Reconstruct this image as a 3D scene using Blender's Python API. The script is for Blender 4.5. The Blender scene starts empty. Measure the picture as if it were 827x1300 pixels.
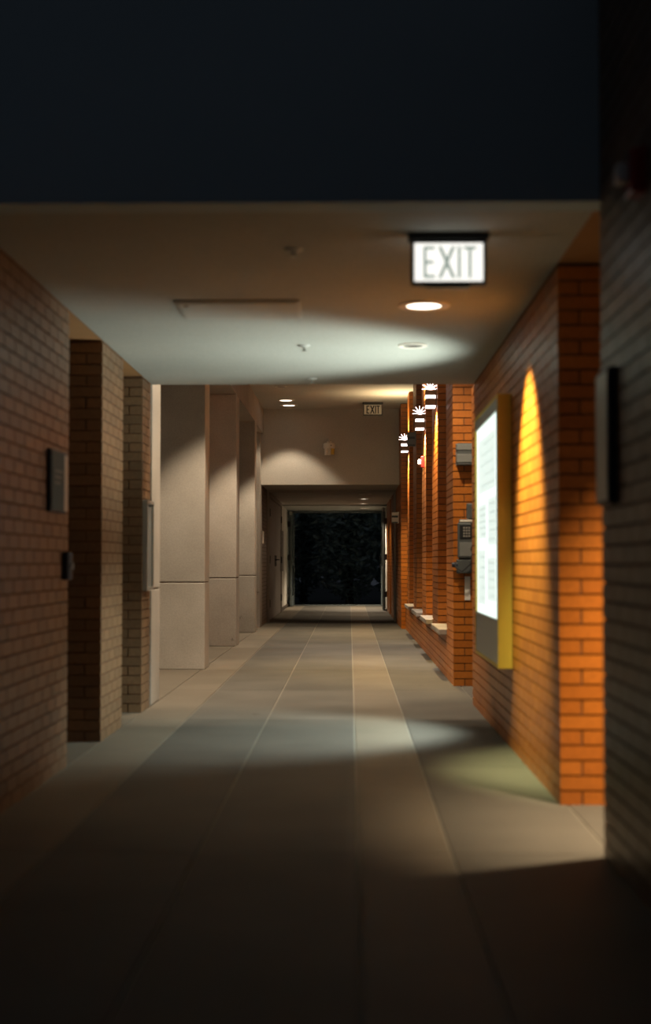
import bpy, bmesh, math, random
from mathutils import Vector, Matrix
random.seed(7)
S = bpy.context.scene
COL = S.collection
U = 1.07                       # eye height in metres; layout numbers below are in eye heights
R = math.radians

# ------------------------------------------------------------------ camera
cam_d = bpy.data.cameras.new('camera')
cam = bpy.data.objects.new('camera', cam_d); COL.objects.link(cam)
cam_d.sensor_fit = 'VERTICAL'; cam_d.sensor_height = 36.0; cam_d.sensor_width = 36.0
cam_d.lens = 50.0
cam_d.clip_start = 0.05; cam_d.clip_end = 300
cam.location = (0, 0, U)
cam.rotation_euler = (R(90) + math.atan(64 / 1805), 0, math.atan(30.5 / 1805))
cam_d.dof.use_dof = True
cam_d.dof.focus_distance = 19.5
cam_d.dof.aperture_fstop = 1.5
S.camera = cam

# ------------------------------------------------------------------ night sky, exposure
w = bpy.data.worlds.new('night'); S.world = w; w.use_nodes = True
bg = w.node_tree.nodes['Background']
bg.inputs[0].default_value = (0.56, 0.64, 0.80, 1); bg.inputs[1].default_value = 0.030
S.view_settings.view_transform = 'Standard'; S.view_settings.look = 'None'
S.view_settings.gamma = 1; S.view_settings.use_curve_mapping = False
S.view_settings.exposure = 0.0
try:
    S.cycles.use_denoising = True
    S.cycles.max_bounces = 8
    S.cycles.sample_clamp_indirect = 4.0
except Exception:
    pass

# ------------------------------------------------------------------ materials
def new_mat(name):
    m = bpy.data.materials.new(name); m.use_nodes = True
    return m, m.node_tree, m.node_tree.nodes['Principled BSDF']

def plain(name, col, rough=0.6, metal=0.0, var=0.06, scale=14.0, bump=0.0, emit=None, es=0.0):
    """solid colour with fine procedural grain"""
    m, nt, b = new_mat(name)
    tc = nt.nodes.new('ShaderNodeTexCoord')
    n = nt.nodes.new('ShaderNodeTexNoise'); n.inputs['Scale'].default_value = scale; n.inputs['Detail'].default_value = 5
    nt.links.new(tc.outputs['Object'], n.inputs['Vector'])
    mx = nt.nodes.new('ShaderNodeMix'); mx.data_type = 'RGBA'
    mx.inputs[6].default_value = (*[c * (1 - var) for c in col], 1)
    mx.inputs[7].default_value = (*[min(1, c * (1 + var)) for c in col], 1)
    nt.links.new(n.outputs[0], mx.inputs[0]); nt.links.new(mx.outputs[2], b.inputs['Base Color'])
    b.inputs['Roughness'].default_value = rough; b.inputs['Metallic'].default_value = metal
    if bump:
        bp = nt.nodes.new('ShaderNodeBump'); bp.inputs['Strength'].default_value = bump; bp.inputs['Distance'].default_value = 0.01
        nt.links.new(n.outputs[0], bp.inputs['Height']); nt.links.new(bp.outputs[0], b.inputs['Normal'])
    if emit:
        b.inputs['Emission Color'].default_value = (*emit, 1); b.inputs['Emission Strength'].default_value = es
    return m

def stained(name, base, dark, light, rough, scale=2.2, bump=0.15, spots=True, spec=0.5):
    """cast concrete / paving: cloudy tone, fine grain, small stains"""
    m, nt, b = new_mat(name)
    tc = nt.nodes.new('ShaderNodeTexCoord')
    n1 = nt.nodes.new('ShaderNodeTexNoise'); n1.inputs['Scale'].default_value = scale; n1.inputs['Detail'].default_value = 6
    n2 = nt.nodes.new('ShaderNodeTexNoise'); n2.inputs['Scale'].default_value = 70; n2.inputs['Detail'].default_value = 4
    geo = nt.nodes.new('ShaderNodeNewGeometry')
    nt.links.new(geo.outputs['Position'], n1.inputs['Vector']); nt.links.new(geo.outputs['Position'], n2.inputs['Vector'])
    r1 = nt.nodes.new('ShaderNodeValToRGB'); e = r1.color_ramp.elements
    e[0].position = 0.3; e[0].color = (*dark, 1); e[1].position = 0.72; e[1].color = (*light, 1)
    mid = e.new(0.5); mid.color = (*base, 1)
    nt.links.new(n1.outputs[0], r1.inputs[0])
    mu = nt.nodes.new('ShaderNodeMix'); mu.data_type = 'RGBA'; mu.blend_type = 'MULTIPLY'; mu.inputs[0].default_value = 0.35
    nt.links.new(r1.outputs[0], mu.inputs[6]); nt.links.new(n2.outputs[0], mu.inputs[7])
    out = mu.outputs[2]
    if spots:
        n3 = nt.nodes.new('ShaderNodeTexNoise'); n3.inputs['Scale'].default_value = 5.5; n3.inputs['Detail'].default_value = 8
        nt.links.new(geo.outputs['Position'], n3.inputs['Vector'])
        r3 = nt.nodes.new('ShaderNodeValToRGB'); q = r3.color_ramp.elements
        q[0].position = 0.24; q[0].color = (0.4, 0.38, 0.35, 1); q[1].position = 0.29; q[1].color = (1, 1, 1, 1)
        nt.links.new(n3.outputs[0], r3.inputs[0])
        m2 = nt.nodes.new('ShaderNodeMix'); m2.data_type = 'RGBA'; m2.blend_type = 'MULTIPLY'; m2.inputs[0].default_value = 0.8
        nt.links.new(out, m2.inputs[6]); nt.links.new(r3.outputs[0], m2.inputs[7]); out = m2.outputs[2]
    oi = nt.nodes.new('ShaderNodeObjectInfo')
    mr = nt.nodes.new('ShaderNodeMapRange'); mr.inputs[3].default_value = 0.9; mr.inputs[4].default_value = 1.08
    nt.links.new(oi.outputs['Random'], mr.inputs[0])
    hv = nt.nodes.new('ShaderNodeHueSaturation'); nt.links.new(mr.outputs[0], hv.inputs['Value']); nt.links.new(out, hv.inputs['Color'])
    nt.links.new(hv.outputs[0], b.inputs['Base Color'])
    b.inputs['Roughness'].default_value = rough; b.inputs['Specular IOR Level'].default_value = spec
    bp = nt.nodes.new('ShaderNodeBump'); bp.inputs['Strength'].default_value = bump; bp.inputs['Distance'].default_value = 0.004
    nt.links.new(n2.outputs[0], bp.inputs['Height']); nt.links.new(bp.outputs[0], b.inputs['Normal'])
    return m

def brick_mat(name, cols, rough):
    m, nt, b = new_mat(name)
    oi = nt.nodes.new('ShaderNodeObjectInfo'); geo = nt.nodes.new('ShaderNodeNewGeometry')
    ad = nt.nodes.new('ShaderNodeMath'); ad.operation = 'ADD'
    nt.links.new(oi.outputs['Random'], ad.inputs[0]); nt.links.new(geo.outputs['Random Per Island'], ad.inputs[1])
    fr = nt.nodes.new('ShaderNodeMath'); fr.operation = 'FRACT'; nt.links.new(ad.outputs[0], fr.inputs[0])
    rp = nt.nodes.new('ShaderNodeValToRGB'); rp.color_ramp.elements[0].color = (*cols[0], 1); rp.color_ramp.elements[1].color = (*cols[-1], 1)
    for i, c in enumerate(cols[1:-1]):
        e = rp.color_ramp.elements.new((i + 1) / (len(cols) - 1)); e.color = (*c, 1)
    nt.links.new(fr.outputs[0], rp.inputs[0])
    n = nt.nodes.new('ShaderNodeTexNoise'); n.inputs['Scale'].default_value = 45; n.inputs['Detail'].default_value = 5
    nt.links.new(geo.outputs['Position'], n.inputs['Vector'])
    mr = nt.nodes.new('ShaderNodeMapRange'); mr.inputs[3].default_value = 0.72; mr.inputs[4].default_value = 1.25
    nt.links.new(n.outputs[0], mr.inputs[0])
    hv = nt.nodes.new('ShaderNodeHueSaturation'); nt.links.new(mr.outputs[0], hv.inputs['Value']); nt.links.new(rp.outputs[0], hv.inputs['Color'])
    nt.links.new(hv.outputs[0], b.inputs['Base Color'])
    b.inputs['Roughness'].default_value = rough
    bp = nt.nodes.new('ShaderNodeBump'); bp.inputs['Strength'].default_value = 0.25; bp.inputs['Distance'].default_value = 0.004
    nt.links.new(n.outputs[0], bp.inputs['Height']); nt.links.new(bp.outputs[0], b.inputs['Normal'])
    return m

def glow(name, col, s):
    return plain(name, (0.8, 0.8, 0.8), 0.5, emit=col, es=s, var=0.02)

M = {}
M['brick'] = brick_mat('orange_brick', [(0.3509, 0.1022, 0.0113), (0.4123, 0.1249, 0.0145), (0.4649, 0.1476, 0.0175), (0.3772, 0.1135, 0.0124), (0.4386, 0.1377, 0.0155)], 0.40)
M['brick_shaded'] = brick_mat('shaded_brown_brick', [(0.1386, 0.0846, 0.0450), (0.1663, 0.1003, 0.0523), (0.1885, 0.1129, 0.0581), (0.1497, 0.0909, 0.0480), (0.1774, 0.1066, 0.0545)], 0.42)  # same brick with the shade of the dim walls put into its colour
M['mortar'] = plain('mortar', (0.12, 0.062, 0.03), 0.95, var=0.2, scale=60, bump=0.3)
M['concrete'] = stained('cast_concrete', (0.4920, 0.4510, 0.3936), (0.4346, 0.3977, 0.3444), (0.5412, 0.5002, 0.4428), 0.75)
M['plaster'] = stained('grey_plaster', (0.5750, 0.5520, 0.4945), (0.5290, 0.5060, 0.4600), (0.6095, 0.5865, 0.5290), 0.85, 0.9, 0.06, False)
M['ceil'] = stained('ceiling_plaster', (0.4312, 0.4389, 0.4004), (0.4004, 0.4081, 0.3696), (0.4620, 0.4697, 0.4312), 0.85, 0.8, 0.05, False)
M['soffit'] = plain('tan_soffit', (0.34, 0.17, 0.06), 0.85, var=0.1, scale=6)
M['bulk'] = plain('blue_grey_render', (0.42, 0.52, 0.56), 0.9, var=0.05, scale=3)
M['slab_dark'] = stained('grey_paving', (0.1280, 0.1216, 0.1056), (0.1104, 0.1056, 0.0920), (0.1456, 0.1376, 0.1200), 0.7, 1.6, 0.25, spec=0.18)
M['slab_light'] = stained('buff_paving', (0.1950, 0.1703, 0.1331), (0.1734, 0.1517, 0.1176), (0.2136, 0.1889, 0.1486), 0.7, 1.6, 0.25, spec=0.18)
M['grout'] = plain('pale_grout', (0.2246, 0.2090, 0.1747), 0.9, var=0.25, scale=25)
M['sill'] = stained('sill_stone', (0.36, 0.32, 0.27), (0.3, 0.27, 0.23), (0.42, 0.37, 0.31), 0.7, 6, 0.2)
M['black'] = plain('black_metal', (0.012, 0.013, 0.015), 0.5)
M['navy'] = plain('navy_plastic', (0.010, 0.016, 0.035), 0.5)
M['dgrey'] = plain('dark_grey_metal', (0.09, 0.10, 0.10), 0.5, 0.2)
M['mgrey'] = plain('mid_grey_paint', (0.19, 0.20, 0.19), 0.5)
M['steel'] = plain('blue_grey_steel', (0.12, 0.15, 0.155), 0.45, 0.3)
M['alu'] = plain('brushed_aluminium', (0.42, 0.42, 0.38), 0.4, 0.6)
M['white'] = plain('white_plastic', (0.75, 0.70, 0.62), 0.5)
M['panel'] = plain('ceiling_hatch_white', (0.4624, 0.4760, 0.4480), 0.6)
M['red'] = plain('alarm_red', (0.36, 0.012, 0.006), 0.4)
M['mustard'] = plain('mustard_paint', (0.62, 0.42, 0.07), 0.5)
M['teal'] = plain('teal_sign_face', (0.03, 0.055, 0.06), 0.7)
M['brown'] = plain('dark_brown_board', (0.05, 0.035, 0.025), 0.6)
M['door'] = plain('taupe_door_paint', (0.23, 0.20, 0.17), 0.5)
M['paper'] = plain('white_paper', (0.75, 0.72, 0.66), 0.8)
M['leaf'] = plain('dark_leaf', (0.3510, 0.4760, 0.4640), 0.55, var=0.4, scale=3)
M['bark'] = plain('bark', (0.06, 0.05, 0.04), 0.9, var=0.3, bump=0.4)
M['ground'] = plain('night_lawn', (0.05, 0.06, 0.05), 0.95, var=0.3, scale=4)
M['asphalt'] = plain('roofing', (0.06, 0.06, 0.06), 0.95)
M['tube_glow'] = glow('case_light', (0.84, 1.0, 0.92), 1.25)
M['sheet_glow'] = glow('backlit_sheet', (0.86, 1.0, 0.93), 0.85)
M['sheet_glow2'] = glow('backlit_sheet_grey', (0.80, 0.97, 0.90), 0.62)
M['exit_glow'] = glow('exit_face_glow', (1.0, 0.97, 0.90), 1.15)
M['exit_dim'] = plain('exit_face_unlit', (0.42, 0.42, 0.38), 0.5)
M['exit_letter'] = plain('exit_letter_green', (0.05, 0.085, 0.065), 0.5, emit=(0.55, 0.66, 0.58), es=0.50)
M['exit_letter_dark'] = plain('exit_letter_dark', (0.012, 0.013, 0.012), 0.5)
M['down_glow'] = glow('downlight_lens', (1.0, 0.86, 0.68), 4.0)
M['sconce_glow'] = glow('sconce_lens', (1.0, 0.82, 0.78), 6.0)
M['sconce'] = plain('sconce_bronze', (0.24, 0.16, 0.12), 0.5)
m, nt, b = new_mat('window_glass'); M['glass'] = m
b.inputs['Base Color'].default_value = (0.75, 0.85, 0.85, 1); b.inputs['Roughness'].default_value = 0.05
b.inputs['Transmission Weight'].default_value = 1.0; b.inputs['IOR'].default_value = 1.05

# ------------------------------------------------------------------ mesh helpers (metres)
class MB:
    def __init__(s): s.bm = bmesh.new()
    def box(s, x0, x1, y0, y1, z0, z1, bev=0.0):
        mt = Matrix.Translation(((x0 + x1) / 2, (y0 + y1) / 2, (z0 + z1) / 2)) @ Matrix.Diagonal((abs(x1 - x0), abs(y1 - y0), abs(z1 - z0), 1))
        r = bmesh.ops.create_cube(s.bm, size=1.0, matrix=mt)
        if bev:
            es = list({e for v in r['verts'] for e in v.link_edges})
            bmesh.ops.bevel(s.bm, geom=es, offset=bev, segments=2, affect='EDGES', profile=0.5)
        return s
    def cyl(s, c, r0, r1, h, axis='Z', n=28, cap=True):
        rot = {'Z': Matrix(), 'X': Matrix.Rotation(R(90), 4, 'Y'), 'Y': Matrix.Rotation(R(-90), 4, 'X')}[axis]
        bmesh.ops.create_cone(s.bm, cap_ends=cap, segments=n, radius1=r0, radius2=r1, depth=h, matrix=Matrix.Translation(c) @ rot)
        return s
    def bar(s, a, b_, t, d):
        a = Vector(a); b_ = Vector(b_); v = b_ - a
        mt = Matrix.Translation((a + b_) / 2) @ v.to_track_quat('Z', 'Y').to_matrix().to_4x4() @ Matrix.Diagonal((t, d, v.length, 1))
        bmesh.ops.create_cube(s.bm, size=1.0, matrix=mt); return s
    def lathe(s, pts, c=(0, 0, 0), n=28):
        rings = []
        for r, z in pts:
            rings.append([s.bm.verts.new((c[0] + r * math.cos(2 * math.pi * i / n), c[1] + r * math.sin(2 * math.pi * i / n), c[2] + z)) for i in range(n)])
        for a, b_ in zip(rings, rings[1:]):
            for i in range(n):
                s.bm.faces.new((a[i], a[(i + 1) % n], b_[(i + 1) % n], b_[i]))
        return s
    def tube(s, pts, r, n=8):
        pts = [Vector(p) for p in pts]; rings = []
        for i, p in enumerate(pts):
            t = (pts[min(i + 1, len(pts) - 1)] - pts[max(i - 1, 0)]).normalized()
            q = t.to_track_quat('Z', 'Y')
            rr = r[i] if isinstance(r, (list, tuple)) else r
            rings.append([s.bm.verts.new(p + q @ Vector((rr * math.cos(2 * math.pi * k / n), rr * math.sin(2 * math.pi * k / n), 0))) for k in range(n)])
        for a, b_ in zip(rings, rings[1:]):
            for k in range(n): s.bm.faces.new((a[k], a[(k + 1) % n], b_[(k + 1) % n], b_[k]))
        s.bm.faces.new(rings[0][::-1]); s.bm.faces.new(rings[-1]); return s
    def prism(s, poly, y0, y1):
        """polygon in x,z extruded along y"""
        a = [s.bm.verts.new((x, y0, z)) for x, z in poly]; b_ = [s.bm.verts.new((x, y1, z)) for x, z in poly]
        n = len(poly)
        s.bm.faces.new(a); s.bm.faces.new(b_[::-1])
        for i in range(n): s.bm.faces.new((a[i], b_[i], b_[(i + 1) % n], a[(i + 1) % n]))
        return s
    def build(s, name, mat, parent=None, loc=None, smooth=False):
        bmesh.ops.recalc_face_normals(s.bm, faces=s.bm.faces)
        me = bpy.data.meshes.new(name); s.bm.to_mesh(me); s.bm.free()
        me.materials.append(M[mat])
        if smooth:
            me.polygons.foreach_set('use_smooth', [True] * len(me.polygons))
            try: me.set_sharp_from_angle(angle=R(40))
            except Exception: pass
        o = bpy.data.objects.new(name, me); COL.objects.link(o)
        if parent: o.parent = parent
        if loc: o.location = loc
        return o

def tag(o, label=None, cat=None, group=None, kind=None):
    if label: o['label'] = label
    if cat: o['category'] = cat
    if group: o['group'] = group
    if kind: o['kind'] = kind
    return o
def P(x, d, z): return Vector((x * U, d * U, (z + 1) * U))
def thing(name, label, cat, loc, group=None, rz=0):
    o = bpy.data.objects.new(name, None); COL.objects.link(o); o.empty_display_size = 0.1
    o.location = loc; o.rotation_euler = (0, 0, rz)
    return tag(o, label, cat, group)
def copy_tree(o, parent=None):
    c = o.copy(); COL.objects.link(c); c.parent = parent
    for ch in list(o.children): copy_tree(ch, c)
    return c
def hbox(mb, x0, x1, d0, d1, z0, z1, bev=0):      # box in eye heights, z measured from eye level
    return mb.box(x0 * U, x1 * U, d0 * U, d1 * U, (z0 + 1) * U, (z1 + 1) * U, bev)
def struct(name, mat, boxes, label=None, cat=None, bev=0):
    mb = MB()
    for bx in boxes: hbox(mb, *bx, bev)
    return tag(mb.build(name, mat), label, cat, None, 'structure')
def lamp(name, kind, loc, power, col, parent=None, size=100, blend=0.25, radius=0.05, aim=(0, 0, -1)):
    l = bpy.data.lights.new(name, kind); l.energy = power; l.color = col
    if kind == 'SPOT': l.spot_size = R(size); l.spot_blend = blend
    l.shadow_soft_size = radius
    o = bpy.data.objects.new(name, l); COL.objects.link(o); o.location = loc
    o.rotation_euler = Vector(aim).to_track_quat('-Z', 'Y').to_euler()
    if parent: o.parent = parent
    return o

# layout (eye heights): left wall line, right wall line, ceilings
XL, XR, ZA, ZB, ZC = -1.39, 0.87, 1.25, 2.41, 1.22
DA0, DA1, DB1, DC1 = 4.90, 9.95, 22.3, 33.0
F = -1.0
WARM = (1.0, 0.79, 0.56)

# ------------------------------------------------------------------ floor: paving slabs on a pale bed
floor = struct('floor', 'grout', [(-4.2, 4.2, 0.3, 34.2, F - 0.12, F - 0.006)], 'grey and buff paved walkway floor', 'floor')
xs = [(-4.2, -1.383, 'slab_light'), (-1.383, -1.04, 'slab_light'), (-1.04, -0.525, 'slab_dark'), (-0.525, 0.03, 'slab_dark'), (0.03, 0.35, 'slab_light'), (0.35, 0.90, 'slab_dark'), (0.90, 4.2, 'slab_dark')]
ds = [0.35]
while ds[-1] < 34: ds.append(ds[-1] + 2.085 if len(ds) > 1 else 0.76)
ds[-1] = 34.18
slab_cache = {}
for i, (a, b_, mt) in enumerate(xs):
    for d0, d1 in zip(ds, ds[1:]):
        g = 0.0055
        key = (i, round(d1 - d0, 3))
        if key not in slab_cache:
            o = MB().box(-(b_ - a) * U / 2 + g * U, (b_ - a) * U / 2 - g * U, -(d1 - d0) * U / 2 + .0025, (d1 - d0) * U / 2 - .0025, -.05, 0).build('paving_slab', mt, floor)
            slab_cache[key] = o.data
        else:
            o = bpy.data.objects.new('paving_slab', slab_cache[key]); COL.objects.link(o); o.parent = floor
        o.location = ((a + b_) / 2 * U, (d0 + d1) / 2 * U, 0)
tag(MB().box(-40, 40, -8, 75, -0.3, -0.14).build('ground', 'ground'), 'dark open ground around the building', 'ground', None, 'structure')

# ------------------------------------------------------------------ ceilings, bulkheads, beams
struct('ceiling', 'ceil', [(XL, XR, DA0 + 0.12, DA1, ZA, ZA + 0.25)], 'low pale ceiling of the first passage with round downlights', 'ceiling')
struct('trim_1', 'soffit', [(XL - 0.75, XL, DA0 + 0.12, DA1, ZA + 0.004, ZA + 0.25)], 'tan soffit over the openings by the left brick piers', 'soffit')
struct('trim_2', 'soffit', [(XR, XR + 3.2, DA0 + 0.12, DA1, ZA + 0.004, ZA + 0.25)], 'tan soffit over the side opening in the right brick wall', 'soffit')
struct('wall_front_bulkhead', 'bulk', [(XL - 0.75, XR + 3.2, 4.884, DA0 + 0.12, ZA - 0.004, 3.2)], 'dark blue-grey bulkhead above the passage mouth', 'wall')
struct('wall_rear_bulkhead', 'plaster', [(XL - 0.75, XR + 0.4, DA1 - 0.1, DA1, ZA + .25, ZB + .2)], 'upper wall where the passage opens into the tall walkway', 'wall')
struct('ceiling', 'plaster', [(XL - 0.6, XR + 0.55, DA1, DB1 + 0.1, ZB, ZB + 0.2)], 'high warm-lit ceiling over the concrete columns', 'ceiling')
struct('wall_far_bulkhead', 'plaster', [(XL - 0.55, 1.27, DB1, DB1 + 0.25, ZC, ZB)], 'grey plaster bulkhead above the dark tunnel opening', 'wall')
struct('ceiling', 'plaster', [(XL - 0.4, 1.27, DB1 + .25, 30.0, ZC, ZC + 0.25)], 'dim brown ceiling inside the tunnel', 'ceiling')
struct('ceiling', 'ceil', [(XL - 0.4, 1.27, 30.0, DC1 + .1, ZC - .02, ZC + 0.25)], 'pale lit ceiling at the far end of the tunnel', 'ceiling')
struct('trim_3', 'concrete', [(XL, 0.78, 23.95, 24.12, ZC - 0.035, ZC), (XL, XL + .03, 23.95, 24.12, F, ZC - .035), (.75, .78, 23.95, 24.12, F, ZC - .035)], 'thin pale frame lining the tunnel between brick and doors', 'trim')

# ------------------------------------------------------------------ brick walls and piers
CH, BL, BW, J = 0.0667, 0.2033, 0.1017, 0.009
brick_cache = {}
def brick_mesh(lx, ly, lz, mt='brick'):
    k = (mt, round(lx, 3), round(ly, 3), round(lz, 3))
    if k not in brick_cache:
        bm = bmesh.new(); bmesh.ops.create_cube(bm, size=1.0, matrix=Matrix.Diagonal((lx, ly, lz, 1)))
        me = bpy.data.meshes.new('brick'); bm.to_mesh(me); bm.free(); me.materials.append(M[mt]); brick_cache[k] = me
    return brick_cache[k]
def runs(a, b_):
    out = []; p = a
    while p < b_ - 0.02:
        q = p + BL
        if q > b_ - 0.045: q = b_ + J
        out.append((p, min(q - J, b_))); p = q
    return out
def in_view(x, d, z):
    if d < 1: return False
    u = 444 + 1805 * x / d; v = 714 - 1805 * z / d
    if not (-12 < u < 839 and -12 < v < 1312): return False
    if d > DA1 and (z / d > 1.25 / DA1 or x / d > 0.0875 or x / d < -0.142): return False
    if d > DA0 and z / d > ZA / DA0: return False
    if d > 7.2 and x / d < -0.203: return False
    return True
def brick_wall(name, side, x0, x1, d0, d1, z0, z1, label, cat, cap=300, flip_d=False, maxd=19.0, mt='brick'):
    """core of mortar with every brick laid round the four faces; corridor face is x0 on the right side, x1 on the left"""
    X0, X1, D0, D1, Z0, Z1 = x0 * U, x1 * U, d0 * U, d1 * U, (z0 + 1) * U, (z1 + 1) * U
    ins = 0.0075
    core = MB().box(X0 + ins, X1 - ins, D0 + ins, D1 - ins, Z0, Z1 - .001).build(name, 'mortar')
    tag(core, label, cat, None, 'structure')
    items = []                                # (cx, cy, cz, lx, ly, lz, visible)
    k = 0; z = Z0
    DP = BW - J
    while z < Z1 - 0.015:
        h = min(CH - J, Z1 - z - .001)
        even = k % 2 == 0
        a, b_ = (0, D1 - D0) if even else (BW, D1 - D0 - BW)
        for p, q in runs(a, b_):
            if flip_d: p, q = (D1 - D0) - q, (D1 - D0) - p
            for xf, s in ((X0, 1), (X1, -1)):
                cor = (side == 'R' and xf == X0) or (side == 'L' and xf == X1)
                items.append((xf + s * DP / 2, D0 + (p + q) / 2, z + h / 2, DP, q - p, h, cor, xf / U, (D0 + (p + q) / 2) / U))
        a, b_ = (BW, X1 - X0 - BW) if even else (0, X1 - X0)
        for p, q in runs(a, b_):
            if side == 'L': p, q = (X1 - X0) - q, (X1 - X0) - p
            for yf, s in ((D0, 1), (D1, -1)):
                items.append((X0 + (p + q) / 2, yf + s * DP / 2, z + h / 2, q - p, DP, h, yf == D0, (X0 + (p + q) / 2) / U, yf / U))
        z += CH; k += 1
    vis, rest = [], []
    for it in items:
        d = it[1] / U
        (vis if it[6] and d < maxd and in_view(it[7], it[8], it[2] / U - 1) else rest).append(it)
    vis.sort(key=lambda t: t[1])
    rest += vis[cap:]; vis = vis[:cap]
    for it in vis:
        o = bpy.data.objects.new('brick', brick_mesh(*it[3:6], mt)); COL.objects.link(o); o.parent = core; o.location = it[:3]
    if rest:
        vs, fs = [], []
        for cx, cy, cz, lx, ly, lz, *_ in rest:
            n = len(vs)
            for sx, sy, sz in ((-1, -1, -1), (1, -1, -1), (1, 1, -1), (-1, 1, -1), (-1, -1, 1), (1, -1, 1), (1, 1, 1), (-1, 1, 1)):
                vs.append((cx + sx * lx / 2, cy + sy * ly / 2, cz + sz * lz / 2))
            fs += [(n, n + 3, n + 2, n + 1), (n + 4, n + 5, n + 6, n + 7), (n, n + 1, n + 5, n + 4), (n + 1, n + 2, n + 6, n + 5), (n + 2, n + 3, n + 7, n + 6), (n + 3, n, n + 4, n + 7)]
        me = bpy.data.meshes.new('brickwork'); me.from_pydata(vs, [], fs); me.materials.append(M[mt])
        o = bpy.data.objects.new('brickwork', me); COL.objects.link(o); o.parent = core; o['kind'] = 'stuff'
    return core

brick_wall('wall_left_brick', 'L', XL - .36, XL, 3.6, 7.0, F, ZA + .002, 'dim brick wall carrying the dark sign panel and small switch box', 'wall', flip_d=True, mt='brick_shaded')
brick_wall('brick_pier', 'L', XL - .36, XL, 7.95, 8.68, F, ZA + .002, 'wide brick pier between the two open gaps, opposite the glowing notice case', 'pier', mt='brick_shaded')
brick_wall('brick_pier', 'L', XL - .36, XL, 9.50, 9.88, F, ZA + .002, 'narrow brick pier with a framed board, next to the first concrete column', 'pier', mt='brick_shaded')
brick_wall('wall_right_near', 'R', XR - .006, XR + .38, 2.4, 4.88, F, 2.2, 'unlit brick wall carrying the red alarm, before the side opening', 'wall', mt='brick_shaded')
brick_wall('wall_right_brick', 'R', XR, XR + .38, 5.92, 10.1, F, ZA + .002, 'brick wall lit orange, carrying the glowing notice case', 'wall')
piers = [(11.57, 12.36), (13.57, 14.47), (15.67, 16.50), (17.88, 18.76), (20.05, 20.62)]
plabels = ['bright orange brick pier carrying the wall telephone', 'brick pier with a lit sconce, next after the telephone pier',
           'brick pier with a lit sconce and small red alarm', 'brick pier with an unlit sconce', 'brick pier with a lit sconce, last before the plaster bulkhead']
XP = 0.842
for (a, b_), lb in zip(piers, plabels):
    brick_wall('brick_pier', 'R', XP, XP + .40, a, b_, F, ZB, lb, 'pier', cap=260)
brick_wall('wall_right_tunnel', 'R', 0.78, 1.26, 21.5, 23.75, F, ZC, 'shaded brick wall at the tunnel mouth', 'wall', maxd=22)
brick_wall('wall_right_upper', 'R', 0.78, 1.26, 21.5, DB1, ZC + .002, ZB, 'brick pier beside the plaster bulkhead, above the tunnel mouth', 'wall', cap=120, maxd=22)
brick_wall('wall_left_tunnel', 'L', XL - .4, XL, DB1 + .25, 23.85, F, ZC, 'dark brick wall at the tunnel mouth with a small pale plate', 'wall', cap=60, mt='brick_shaded')
for i, (a, b_) in enumerate(((24.4, 26.7), (27.45, 29.6))):
    brick_wall('brick_pier', 'R', 0.78, 1.20, a, b_, F, ZC, ['brick pier inside the tunnel, next to its mouth', 'brick pier inside the tunnel holding the open door leaf'][i], 'pier', cap=0)
struct('wall_right_recess', 'plaster', [(1.20, 1.27, 23.76, 30.0, F, ZC), (0.80, 1.27, 30.0, DC1, F, ZC - .02)], 'pale recessed wall behind the tunnel piers', 'wall')
# low walls with stone sills between the walkway piers
bays = [(piers[i][1], piers[i + 1][0]) for i in range(4)]
where = ['between the telephone pier and the next pier', 'between the first two piers with lit sconces', 'between the alarm pier and the unlit sconce', 'between the unlit sconce and the last pier']
for (a, b_), wh in zip(bays, where):
    brick_wall('low_wall', 'R', XP, XP + .32, a + .003, b_ - .003, F, -0.63, 'low brick wall under a stone sill, ' + wh, 'low wall', cap=120)
    mb = MB(); hbox(mb, XP - .068, XP + .34, a + .004, b_ - .004, -0.627, -0.579, .006)
    tag(mb.build('stone_sill', 'sill'), 'pale stone sill on a low brick wall, ' + wh, 'sill', 'stone sills between the brick piers')
brick_wall('low_wall', 'R', XP, XP + .32, piers[4][1] + .003, 21.49, F, -0.63, 'low brick wall between the last pier and the tunnel mouth', 'low wall', cap=60)

# ------------------------------------------------------------------ concrete columns and the beam on them
XC = -1.355
cols = [(9.97, 10.41, XL), (13.3, 13.72, XC), (17.0, 17.45, XC), (20.3, 20.72, XC)]
clab = ['concrete column close against the narrow brick pier', 'stained concrete column, second along from the brick piers', 'concrete column midway along the tall walkway', 'concrete column nearest the tunnel mouth']
for (a, b_, xr), lb in zip(cols, clab):
    t = thing('concrete_column', lb, 'column', P(xr - .26, (a + b_) / 2, F), 'concrete columns along the walkway'); t['kind'] = 'structure'
    w2, l2 = .26 * U, (b_ - a) / 2 * U
    MB().box(-w2 + .012, w2 - .012, -l2 + .012, l2 - .012, .80 * U, .83 * U).build('joint', 'mortar', t)
    MB().box(-w2, w2, -l2, l2, 0, .809 * U, .008).build('base_block', 'concrete', t)
    MB().box(-w2, w2, -l2, l2, .817 * U, (2.02 + 1) * U, .008).build('shaft', 'concrete', t)
struct('beam', 'concrete', [(-1.875, XC, DA1 + .01, DB1 - .01, 2.021, ZB - .001)], 'concrete beam running along the column tops', 'beam')
struct('wall_left_return', 'concrete', [(-1.9, XL + .0, DB1 - .28, DB1 + .24, F, 2.019)], 'narrow concrete wall end at the tunnel mouth', 'wall')

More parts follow.
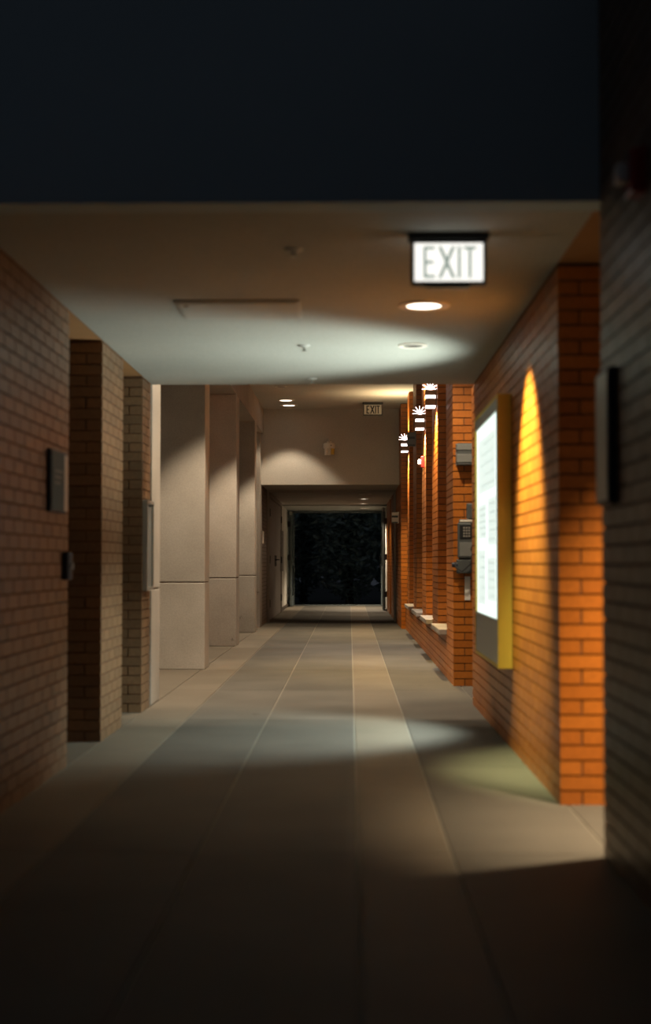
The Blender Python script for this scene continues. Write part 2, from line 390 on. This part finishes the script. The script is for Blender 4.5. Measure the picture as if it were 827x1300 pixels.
# ------------------------------------------------------------------ tunnel left wall, door, end frame
struct('wall_left_plain', 'plaster', [(XL - .35, XL - .02, 23.86, DC1, F, ZC - .03)], 'plain taupe wall inside the tunnel with grey double doors', 'wall')
struct('baseboard_left', 'brown', [(XL - .02, XL, 28.6, DC1 - .1, F, F + .07)])
t = thing('door_1', 'taupe double door in the tunnel wall, closed', 'door', P(XL, 26.3, F)); t['kind'] = 'structure'
MB().box(-.02, .035, -2.25 * U, -2.1 * U, 0, 2.12 * U).build('jamb', 'door', t); MB().box(-.02, .035, 2.1 * U, 2.25 * U, 0, 2.12 * U).build('jamb', 'door', t)
MB().box(-.02, .035, -2.25 * U, 2.25 * U, 2.12 * U, 2.19 * U).build('head', 'door', t)
for s in (-1, 1):
    lf = MB().box(-.02, .018, min(s * .01, s * 2.09) * U, max(s * .01, s * 2.09) * U, .01, 2.11 * U, .003).build('leaf', 'door', t)
    for hz in (.3, 1.05, 1.85):
        MB().cyl((.03, s * 2.08 * U, hz * U), .016, .016, .14, n=12).build('hinge', 'black', lf)
    h = MB().box(.018, .03, s * .2 * U - .03, s * .2 * U + .03, .93 * U, 1.13 * U, .003)
    h.tube([(.03, s * .2 * U, 1.05 * U), (.075, s * .2 * U, 1.05 * U), (.075, s * .36 * U, 1.05 * U)], .012); h.build('handle', 'black', lf)
mb = MB(); mb.box(0, .04, -.72 * U, .72 * U, 0, .83 * U, .005)
tag(mb.build('notice_board', 'brown', None, P(XL - .019, 28.85, -.18)), 'dark brown board on the pale wall past the double doors', 'notice board')
MB().box(-.001, .002, -.01, .01, 0, .01)
t = thing('wall_plate', 'small pale plate on the dark brick at the tunnel mouth', 'plate', P(XL, 22.85, .30))
MB().box(.0, .018, -.17 * U, .17 * U, 0, .20 * U, .003).build('plate', 'white', t)
MB().box(.018, .02, -.13 * U, .13 * U, .03, .19 * U - .02).build('sign_face', 'alu', t)
# end frame with two open leaves
t = thing('door_2', 'blue-grey steel door frame at the dark far end', 'door frame', P(0, DC1, F)); t['kind'] = 'structure'
xl, xr = (XL - .02) * U, .80 * U; top = (ZC - .075 + 1) * U
MB().box(xl, xl + .07 * U, -.05, .05, 0, top, .004).build('jamb', 'steel', t)
MB().box(xr - .07 * U, xr, -.05, .05, 0, top, .004).build('jamb', 'steel', t)
MB().box(xl, xr, -.05, .05, top, (ZC - .02 + 1) * U, .004).build('head', 'steel', t)
MB().box(xl, xr, -.09, .09, 0, .02, .004).build('threshold', 'steel', t)
def leaf(label, hinge, rz, sgn):
    """glazed steel leaf, hinge stile at its own origin, running along +y before rotation"""
    t = thing('door_leaf', label, 'door', hinge, None, rz)
    W, Hh, T = .92 * U, 2.08 * U, .045
    MB().box(-T / 2, T / 2, 0, .11, .02, Hh, .004).build('stile', 'steel', t)
    MB().box(-T / 2, T / 2, W - .11, W, .02, Hh, .004).build('stile', 'steel', t)
    MB().box(-T / 2 + .001, T / 2 - .001, .11, W - .11, .02, .25, .003).build('rail', 'steel', t)
    MB().box(-T / 2 + .001, T / 2 - .001, .11, W - .11, Hh - .12, Hh, .003).build('rail', 'steel', t)
    MB().box(-T / 2 + .001, T / 2 - .001, .11, W - .11, 1.0, 1.08, .003).build('rail', 'steel', t)
    MB().box(-.004, .004, .11, W - .11, .25, 1.0).build('pane', 'glass', t)
    MB().box(-.004, .004, .11, W - .11, 1.08, Hh - .12).build('pane', 'glass', t)
    h = MB().tube([(sgn * T / 2, W - .2, .95), (sgn * .1, W - .2, .95), (sgn * .1, W - .2, 1.2), (sgn * T / 2, W - .2, 1.2)], .013, 10); h.build('handle', 'black', t)
    c = MB().box(-.03, .03, -.004, .03, Hh - .02, Hh + .07, .004); c.build('closer', 'alu', t)
    return t, W, Hh
t, W, Hh = leaf('open glazed steel door leaf standing beside the brick pier', P(.705, 29.62, F), R(-3), -1)
for hz in (.28, 1.05, 1.80):
    MB().box(.012, .088, -.035, .012, hz * U, hz * U + .13, .003).build('hinge', 'black', t)
t, W, Hh = leaf('open glazed steel door leaf folded back along the pale wall', P(XL + .075, 31.95, F), R(-1.5), 1)
for hz in (.28, 1.05, 1.80):
    MB().box(-.075, -.012, -.035, .012, hz * U, hz * U + .13, .003).build('hinge', 'black', t)

# ------------------------------------------------------------------ downlights
def downlight(x, d, zc, label, lit, power=0, size=80, blend=.3, r=.105, col=WARM, deep=False, radius=.06, group=None, aim=(0, 0, -1)):
    t = thing('downlight', label, 'ceiling light', P(x, d, zc), group)
    MB().lathe([(r * .80, -.001), (r * .80, -.007), (r * 1.02, -.012), (r * 1.2, -.008), (r * 1.22, 0)], n=36).build('trim_ring', 'white', t, smooth=True)
    MB().cyl((0, 0, -.0045), r * .8, r * .8, .003, n=36).build('lens', 'down_glow' if lit and not deep else ('exit_letter_dark' if not lit else 'dgrey'), t)
    if lit:
        lamp('lamp', 'SPOT', (0, 0, -.02), power, col, t, size, blend, radius, aim)
    return t
downlight(.362, 6.88, ZA, 'glowing round downlight in the low ceiling, below the lit exit sign', True, 17, 94, .3, r=.112, col=(1.0, .78, .50))
lamp('lamp', 'SPOT', (.03, 0, -.02), 520, (1.0, .98, .46), bpy.data.objects['downlight'], 62, .7, .03, (math.sin(R(29)), 0, -math.cos(R(29))))
downlight(.365, 8.15, ZA, 'unlit round downlight in the low ceiling', False, r=.075)
GB = 'lit ceiling lights of the tall walkway'
for d, lb, pw in ((12.35, 'lit ceiling light nearest the low passage, on the column side', 470), (16.1, 'lit ceiling light before the middle concrete column', 460),
                  (19.4, 'lit ceiling light before the last concrete column', 410)):
    downlight(-.94, d, ZB, lb, True, pw, 84, .35, r=.08, deep=True, group=GB)
downlight(-.94, 10.55, ZB, 'unseen ceiling light added to brighten the first concrete column', True, 260, 88, .35, r=.08, deep=True, group=GB)  # added lamp, brightens the column side and the floor by it
downlight(-.945, 21.05, ZB, 'lit ceiling light second from the plaster bulkhead', True, 80, 84, .35, r=.12, group=GB)
downlight(-.93, 21.72, ZB, 'lit ceiling light against the plaster bulkhead', True, 125, 90, .35, r=.12, group=GB)
downlight(.42, 10.38, ZB, 'lit ceiling light in front of the telephone pier', True, 320, 114, .35, r=.08, deep=True, group=GB)
GC = 'ceiling lights along the tunnel'
for i, (d, pw) in enumerate(((25.3, 0), (27.2, 100), (29.4, 100), (31.4, 520))):
    downlight(.28 if i < 3 else .34, d, ZC if i < 3 else ZC - .02, ['unlit ceiling light just inside the tunnel', 'dim ceiling light between the tunnel piers', 'dim ceiling light beside the open door leaf', 'bright ceiling light on the pale end ceiling of the tunnel'][i], pw > 0, pw, 110, .5, r=.10, group=GC)
downlight(1.36, 5.13, ZA - .012, 'lit ceiling light in the side opening on the right', True, 900, 92, 1.0, r=.10, deep=True, col=(1.0, .74, .45), radius=.035, aim=(.22, .12, -1))

# ------------------------------------------------------------------ sconces
def sconce(loc, rz, lit, label, col=(1, .78, .52), pw=16, bm_=None):
    """two stacked boxes on a back plate; local -x points out of the wall"""
    t = thing('wall_sconce', label, 'wall light', loc, 'two-tier box sconces', rz)
    w_, p = .075, .118
    bm_ = bm_ or ('sconce' if lit else 'mgrey')
    MB().box(-.015, 0, -w_, w_, -.105, .085, .003).build('back_plate', bm_, t)
    MB().box(-p, -.015, -w_, w_, -.085, -.012, .004).build('lower_box', bm_, t)
    MB().box(-p, -.015, -w_, w_, .022, .075, .004).build('upper_box', bm_, t)
    MB().box(-p + .006, -.016, -w_ + .006, w_ - .006, -.012, .022).build('slot_lens', 'sconce_glow' if lit else 'dgrey', t)
    MB().box(-p + .006, -.016, -w_ + .006, w_ - .006, -.103, -.085).build('bottom_lens', 'sconce_glow' if lit else 'dgrey', t)
    if lit:
        c = MB(); c.box(-p + .035, -.04, -.025, .025, .075, .105)
        for k in range(7):
            a = R(-8 + k * 196 / 6)
            c.bar((-.065, 0, .10), (-.065 - .085 * math.cos(a), -.01, .10 + .08 * math.sin(a)), .0075, .0075)
        c.build('top_lens_star_rays', 'sconce_glow', t)  # top lens with its star of light shaped as glowing bars
        lamp('lamp', 'SPOT', (-.11, 0, -.125), pw, col, t, 120, .6, .03, (.30, 0, -1))
        lamp('lamp', 'SPOT', (-.06, 0, .20), pw * .3, col, t, 168, 1.0, .05, (-.1, 0, 1))
    else:
        MB().box(-p + .01, -.016, -w_ + .01, w_ - .01, .075, .083, .002).build('top_cap', 'dgrey', t)
    return t
sconce(P(XP, 13.72, 1.59), 0, True, 'lit box sconce on the pier next after the telephone pier', (1, .70, .30), 300)
sconce(P(XP, 15.80, 1.57), 0, True, 'lit box sconce above the small red alarm', (1, .86, .74), 230)
sconce(P(XP, 18.02, 1.57), 0, False, 'unlit grey box sconce on a pier between two lit ones')
sconce(P(XP, 20.18, 1.66), 0, True, 'lit box sconce closest to the plaster bulkhead', (1, .74, .40), 260)
sconce(P(.935, 11.57, .886), R(90), False, 'unlit grey box sconce above the wall telephone')
sconce(P(.78, 22.55, .72), 0, False, 'unlit pale box sconce on shaded brick at the tunnel mouth', bm_='white')

# ------------------------------------------------------------------ exit signs
def exit_sign(loc, lit, label):
    t = thing('exit_sign', label, 'exit sign', loc, None, 0)
    Wd, Hh, T = .305, .212, .05
    fr = .013
    fm = 'black'
    bt = .024
    MB().box(-Wd / 2 - .012, Wd / 2 + .012, -T / 2 - .012, T / 2 + .012, -.03, 0, .003).build('canopy', fm, t)
    f = MB()
    f.box(-Wd / 2, Wd / 2, -T / 2, T / 2, -Hh, -Hh + fr, .002).box(-Wd / 2, Wd / 2, -T / 2, T / 2, -.042, -.029, .002)
    f.box(-Wd / 2, -Wd / 2 + fr, -T / 2, T / 2, -Hh + fr, -.042, .002).box(Wd / 2 - fr, Wd / 2, -T / 2, T / 2, -Hh + fr, -.042, .002)
    f.build('frame', fm, t)
    z0, z1 = -Hh + fr, -.042
    face = MB().box(-Wd / 2 + fr, Wd / 2 - fr, -T / 2 + .006, T / 2 - .006, z0, z1).build('face', 'exit_glow' if lit else 'exit_dim', t)
    lm = 'exit_letter' if lit else 'exit_letter_dark'
    y0, y1 = -T / 2 + .002, -T / 2 + .0065
    a, b_ = z0 + .014, z1 - .014; mid = (a + b_) / 2; s = .013 if lit else .017
    def ltr(f_):
        m_ = MB(); f_(m_); return m_.build('letter', lm, face)
    xs_ = [-.100, -.035, .033, .060]
    ltr(lambda m_: (m_.box(-.103, -.103 + s, y0, y1, a, b_), m_.box(-.103 + s, -.056, y0, y1, a, a + s), m_.box(-.103 + s, -.056, y0, y1, b_ - s, b_), m_.box(-.103 + s, -.062, y0, y1, mid - s / 2, mid + s / 2)))
    def X(m_):
        h = s * .62
        m_.prism([(-.036 - h, a), (-.036 + h, a), (.020 + h, b_), (.020 - h, b_)], y0, y1)
        m_.prism([(.020 - h, a), (.020 + h, a), (-.036 + h, b_), (-.036 - h, b_)], y0 + .0003, y1)
    ltr(X)
    ltr(lambda m_: m_.box(.036, .036 + s, y0, y1, a, b_))
    ltr(lambda m_: (m_.box(.086 - s / 2, .086 + s / 2, y0, y1, a, b_ - s), m_.box(.060, .112, y0, y1, b_ - s, b_)))
    if lit:
        MB().box(-.095, .085, -.018, .018, -Hh - .013, -Hh, .002).build('battery_housing', 'alu', t)
    return t
exit_sign(P(.377, 5.38, ZA), True, 'brightly lit white exit sign in a black frame under the low ceiling')
exit_sign(P(.352, 21.35, ZB), False, 'unlit exit sign in a black frame before the plaster bulkhead')

# ------------------------------------------------------------------ lit notice case on the right wall
t = thing('notice_case', 'tall mustard-framed notice case glowing white on the brick wall', 'notice case', P(XR, 8.30, -.566))
Ln, Ht, dp = 1.38 * U, 1.47 * U, .078 * U
x0 = -dp
MB().box(-.012, -.002, -Ln / 2, Ln / 2, 0, Ht).build('back', 'mgrey', t)
MB().box(x0, -.002, -Ln / 2 - .001, -Ln / 2 + .02, 0, Ht, .002).build('side_panel', 'mustard', t)
MB().box(x0, -.002, Ln / 2 - .02, Ln / 2 + .001, 0, Ht, .002).build('side_panel', 'mustard', t)
MB().box(x0, -.002, -Ln / 2 + .02, Ln / 2 - .02, 0, .02, .002).build('bottom_panel', 'mustard', t)
MB().box(x0, -.002, -Ln / 2 + .02, Ln / 2 - .02, Ht - .02, Ht, .002).build('top_panel', 'mustard', t)
zb = .255 * U; zt = 1.39 * U
MB().box(x0 + .004, x0 + .016, -Ln / 2 + .02, Ln / 2 - .02, .02, zb - .008).build('lower_panel', 'alu', t)
MB().box(x0, x0 + .016, -Ln / 2 + .02, Ln / 2 - .02, zb - .008, zb + .004, .002).build('rail', 'alu', t)
MB().box(x0 + .002, x0 + .016, -Ln / 2 + .02, Ln / 2 - .02, zt, Ht - .02, .002).build('header_panel', 'alu', t)
MB().box(x0 + .001, x0 + .016, -Ln / 2 + .02, -Ln / 2 + .075, zb, zt, .002).build('frame_stile', 'alu', t)
lp = MB().box(x0 + .014, x0 + .020, -Ln / 2 + .07, Ln / 2 - .02, zb + .004, zt).build('light_panel', 'tube_glow', t)
for sg in (1, -1):                                  # unseen spots added before the panel, one fan up and one down
    lamp('lamp', 'SPOT', (x0 - .02, 0.12 * U, .66 * U), 215 if sg > 0 else 240, (.90, 1.0, .90), t, 92, .65, .09, (-math.cos(R(44)), 0, sg * math.sin(R(44))))
rs = random.Random(3)
for (ya, yb, za, zb_) in ((.12, .50, .08, .30), (.56, .94, .05, .34), (.10, .46, .36, .60), (.52, .92, .40, .58), (.12, .90, .64, .93)):
    yy0 = -Ln / 2 + .07 + ya * (Ln - .09); yy1 = -Ln / 2 + .07 + yb * (Ln - .09)
    zz0 = zb + za * (zt - zb); zz1 = zb + zb_ * (zt - zb)
    s_ = MB().box(x0 + .0125, x0 + .0138, yy0, yy1, zz0, zz1).build('paper_sheet', 'sheet_glow', t)
    q = MB(); nrow = 5
    for r_ in range(nrow):
        zc = zz0 + (r_ + .7) / (nrow + .4) * (zz1 - zz0)
        q.box(x0 + .0115, x0 + .0124, yy0 + .03, yy0 + (yy1 - yy0) * rs.uniform(.55, .93), zc - .006, zc + .006)
    q.build('text_lines', 'sheet_glow2', s_)

# ------------------------------------------------------------------ wall telephone on the pier
t = thing('wall_telephone', 'dark grey wall telephone on the bright orange pier', 'telephone', P(.945, 11.57, -.09))
MB().box(-.06, .075, -.02, -.0, .05, .47, .004).build('back_plate', 'dgrey', t)
MB().box(-.075, .07, -.085, -.02, .13, .44, .012).build('body', 'dgrey', t)
MB().box(-.06, .06, -.089, -.084, .30, .42, .002).build('face_plate', 'black', t)
MB().box(-.06, .055, -.088, -.084, .15, .27, .002).build('coin_panel', 'mgrey', t)
MB().box(-.085, .045, -.075, -.02, .0, .125, .010).build('coin_box', 'dgrey', t)
MB().box(-.055, .055, -.075, -.02, .445, .465, .004).build('top_cap', 'white', t)
MB().box(.004, .07, -.055, -.0, .47, .61, .012).build('hood', 'dgrey', t)
kp = MB()
for i in range(3):
    for j in range(4): kp.box(-.03 + i * .022, -.014 + i * .022, -.093, -.089, .315 + j * .024, .331 + j * .024)
kp.build('keypad', 'alu', t)
hs = MB().tube([(.055, -.075, .20), (.06, -.105, .22), (.06, -.115, .32), (.06, -.105, .41), (.055, -.075, .43)], [.022, .024, .014, .024, .022], 12); hs.build('handset', 'black', t, smooth=True)
cd = MB().tube([(.055, -.09, .20), (.03, -.10, .08), (-.04, -.10, .02), (-.09, -.09, .05), (-.10, -.06, .10)], .007, 8); cd.build('cord', 'black', t, smooth=True)
MB().cyl((-.10, -.05, .075), .020, .026, .05, 'X', 14).build('hook', 'navy', t)
mb = MB(); mb.box(-.022, .026, -.006, 0, 0, .205)
tag(mb.build('paper_notice', 'paper', None, P(.955, 11.57, -.305)), 'narrow white paper notice below the wall telephone', 'notice')

# ------------------------------------------------------------------ alarms
def alarm(loc, rz, label, s=1.0):
    t = thing('fire_alarm', label, 'alarm', loc, None, rz)      # local -x out of the wall
    MB().box(-.012 * s, 0, -.06 * s, .06 * s, -.075 * s, .075 * s, .003).build('back_box', 'red', t)
    MB().box(-.045 * s, -.012 * s, -.055 * s, .055 * s, -.07 * s, .07 * s, .008).build('housing', 'red', t)
    MB().box(-.085 * s, -.045 * s, -.03 * s, .03 * s, -.035 * s, .03 * s, .010).build('strobe_lens', 'white', t)
    g = MB()
    for k in range(4): g.box(-.047 * s, -.044 * s, -.04 * s, .04 * s, .036 * s + k * .008 * s, .040 * s + k * .008 * s)
    g.build('sounder_grille', 'black', t)
    return t
alarm(P(XR - .006, 4.17, 1.145), 0, 'red fire alarm with clear strobe high on the unlit brick wall')
alarm(P(XP, 15.93, 1.125), 0, 'small red fire alarm with strobe below a lit sconce', .95)

# ------------------------------------------------------------------ signs on the walls
t = thing('framed_sign', 'narrow grey framed sign on the unlit brick wall by the side opening', 'sign', P(XR - .006, 4.70, .19))
MB().box(-.030, 0, -.115, .115, 0, .445 * U, .003).build('frame', 'black', t)
MB().box(-.034, -.030, -.10, .10, .015, .445 * U - .015).build('sign_face', 'alu', t)
MB().box(-.033, -.002, .114, .118, .008, .445 * U - .008).build('edge_strip', 'alu', t)
t = thing('wall_sign', 'dark teal sign panel standing off the dim brick wall', 'sign', P(XL, 6.68, .235))
MB().box(0, .022, -.19 * U, .19 * U, 0, .29 * U, .003).build('backing', 'navy', t)
MB().box(.022, .026, -.18 * U, .10 * U, .012, .29 * U - .012).build('sign_face', 'teal', t)
MB().box(.022, .026, .10 * U, .185 * U, .012, .29 * U - .012).build('side_strip', 'alu', t)
rl = MB()
for k in range(3): rl.box(.026, .0268, -.12 * U, (.06 - .03 * k) * U, .20 - k * .03, .212 - k * .03)
rl.build('text_lines', 'dgrey', t)
t = thing('switch_box', 'small navy switch box at the end of the dim brick wall', 'switch', P(XL, 6.90, -.085))
MB().box(0, .035, -.055, .055, 0, .145, .006).build('box', 'navy', t)
MB().box(.035, .038, -.045, .045, .012, .133, .002).build('cover', 'navy', t)
MB().box(.038, .050, -.012, .012, .055, .09, .002).build('toggle', 'alu', t)
t = thing('framed_board', 'tall grey framed board on the narrow brick pier', 'board', P(XL, 9.69, -.19))
for (a, b_, c, d_) in ((-.16, .16, 0, .025), (-.16, .16, .61 * U - .025, .61 * U), (-.16, -.135, .025, .61 * U - .025), (.135, .16, .025, .61 * U - .025)):
    MB().box(0, .035, a * U, b_ * U, c, d_, .002).build('frame', 'alu', t)
MB().box(0, .02, -.135 * U, .135 * U, .025, .61 * U - .025).build('panel', 'mgrey', t)

# ------------------------------------------------------------------ ceiling hatch, sprinklers
t = thing('ceiling_hatch', 'pale flat access hatch in the low ceiling', 'hatch', P(-.537, 6.96, ZA))
MB().box(-.30 * U, .30 * U, -.24 * U, .24 * U, -.012, 0, .004).build('frame', 'panel', t)
MB().box(-.285 * U, .285 * U, -.225 * U, .225 * U, -.018, -.011, .003).build('door_panel', 'panel', t)
MB().cyl((-.25 * U, -.17 * U, -.020), .012, .012, .006, n=16).build('lock', 'dgrey', t)
for (x, d), lb in zip(((-.222, 5.63), (-.262, 8.15), (-.255, 9.62)), ('sprinkler head in the low ceiling before the access hatch', 'sprinkler head in the low ceiling past the access hatch', 'sprinkler head at the far edge of the low ceiling')):
    t = thing('sprinkler_head', lb, 'sprinkler', P(x, d, ZA), 'sprinkler heads in the low ceiling')
    MB().lathe([(.001, -.010), (.02, -.012), (.038, -.004), (.04, 0)], n=24).build('escutcheon', 'panel', t, smooth=True)
    MB().cyl((0, 0, -.022), .008, .008, .024, n=12).build('stem', 'alu', t)
    MB().cyl((0, 0, -.036), .018, .018, .003, n=20).build('deflector', 'alu', t)

# ------------------------------------------------------------------ white siren unit on the far bulkhead
t = thing('wall_siren', 'white capped siren unit on the plaster bulkhead', 'siren', P(-.318, DB1, 1.79))
MB().box(-.04, .04, -.02, 0, -.06, .12, .004).build('wall_bracket', 'white', t)
MB().cyl((0, -.045, .115), .012, .012, .09, 'Z', 12).build('post', 'white', t)
MB().lathe([(.001, .085), (.08, .083), (.098, .07), (.102, .0), (.095, -.012), (.001, -.012)], (0, -.115, 0), 32).build('cap', 'white', t, smooth=True)
for sx in (-.048, .002):
    MB().cyl((sx, -.15, -.065), .028, .03, .115, 'Z', 20).build('horn_tube', 'white', t, smooth=True)
MB().cyl((.035, -.105, -.06), .052, .055, .10, 'Z', 24).build('body', 'mustard', t, smooth=True)  # brown shade on the body put into its colour
MB().cyl((.035, -.215, .035), .010, .010, .012, 'Y', 12).build('sensor', 'black', t)

# ------------------------------------------------------------------ trees beyond the far doorway
def tree(x, y, h, rx, seed, label):
    r_ = random.Random(seed)
    t = thing('leafy_tree', label, 'tree', (x, y, -.14), 'dark trees beyond the far doorway')
    MB().tube([(0, 0, 0), (.05, .02, h * .3), (-.04, .05, h * .6), (.03, 0, h * .9)], [.13, .11, .08, .03], 10).build('trunk', 'bark', t, smooth=True)
    for k in range(9):
        br = MB(); a = r_.uniform(0, 6.28); z = h * r_.uniform(.15, .75); l = rx * r_.uniform(.5, .9)
        br.tube([(0, 0, z), (l * .5 * math.cos(a), l * .5 * math.sin(a), z + .2), (l * math.cos(a), l * math.sin(a), z + .5)], [.04, .03, .012], 6).build('branch', 'bark', t)
    vs, fs = [], []
    for k in range(7000):
        while True:
            p = Vector((r_.uniform(-1, 1), r_.uniform(-1, 1), r_.uniform(-1, 1)))
            if .3 < p.length < 1: break
        c = Vector((p.x * rx, p.y * rx, h * .54 + p.z * h * .52))
        c += Vector((math.sin(c.z * 3 + seed), math.cos(c.x * 4), 0)) * .14
        if c.z < .05: continue
        q = Matrix.Rotation(r_.uniform(0, 6.28), 3, 'Z') @ Matrix.Rotation(r_.uniform(-1.1, 1.1), 3, 'X') @ Matrix.Rotation(r_.uniform(0, 6.28), 3, 'Z')
        L, Wd = r_.uniform(.10, .17), r_.uniform(.04, .07)
        n = len(vs)
        for v in ((0, -L, 0), (Wd, -L * .2, .012), (0, L, 0), (-Wd, -L * .2, .012)): vs.append(c + q @ Vector(v))
        fs += [(n, n + 1, n + 2), (n, n + 2, n + 3)]
    me = bpy.data.meshes.new('foliage'); me.from_pydata(vs, [], fs); me.materials.append(M['leaf'])
    o = bpy.data.objects.new('foliage', me); COL.objects.link(o); o.parent = t; o['kind'] = 'stuff'
for x, y, h, sd, lb in ((-2.75, 40.0, 4.4, 1, 'dark leafy tree beyond the far doorway, beyond the folded-back leaf'), (0, 40.2, 4.6, 2, 'dark leafy tree standing straight beyond the far doorway'),
                        (2.75, 40.0, 4.2, 3, 'dark leafy tree beyond the far doorway, beyond the pier-hung leaf'), (-1.4, 43.2, 5.0, 4, 'dark leafy tree in the second row, on the folded-back leaf side'),
                        (1.4, 43.2, 5.0, 5, 'dark leafy tree in the second row, on the pier-hung leaf side')):
    tree(x, y, h, 1.18, sd, lb)
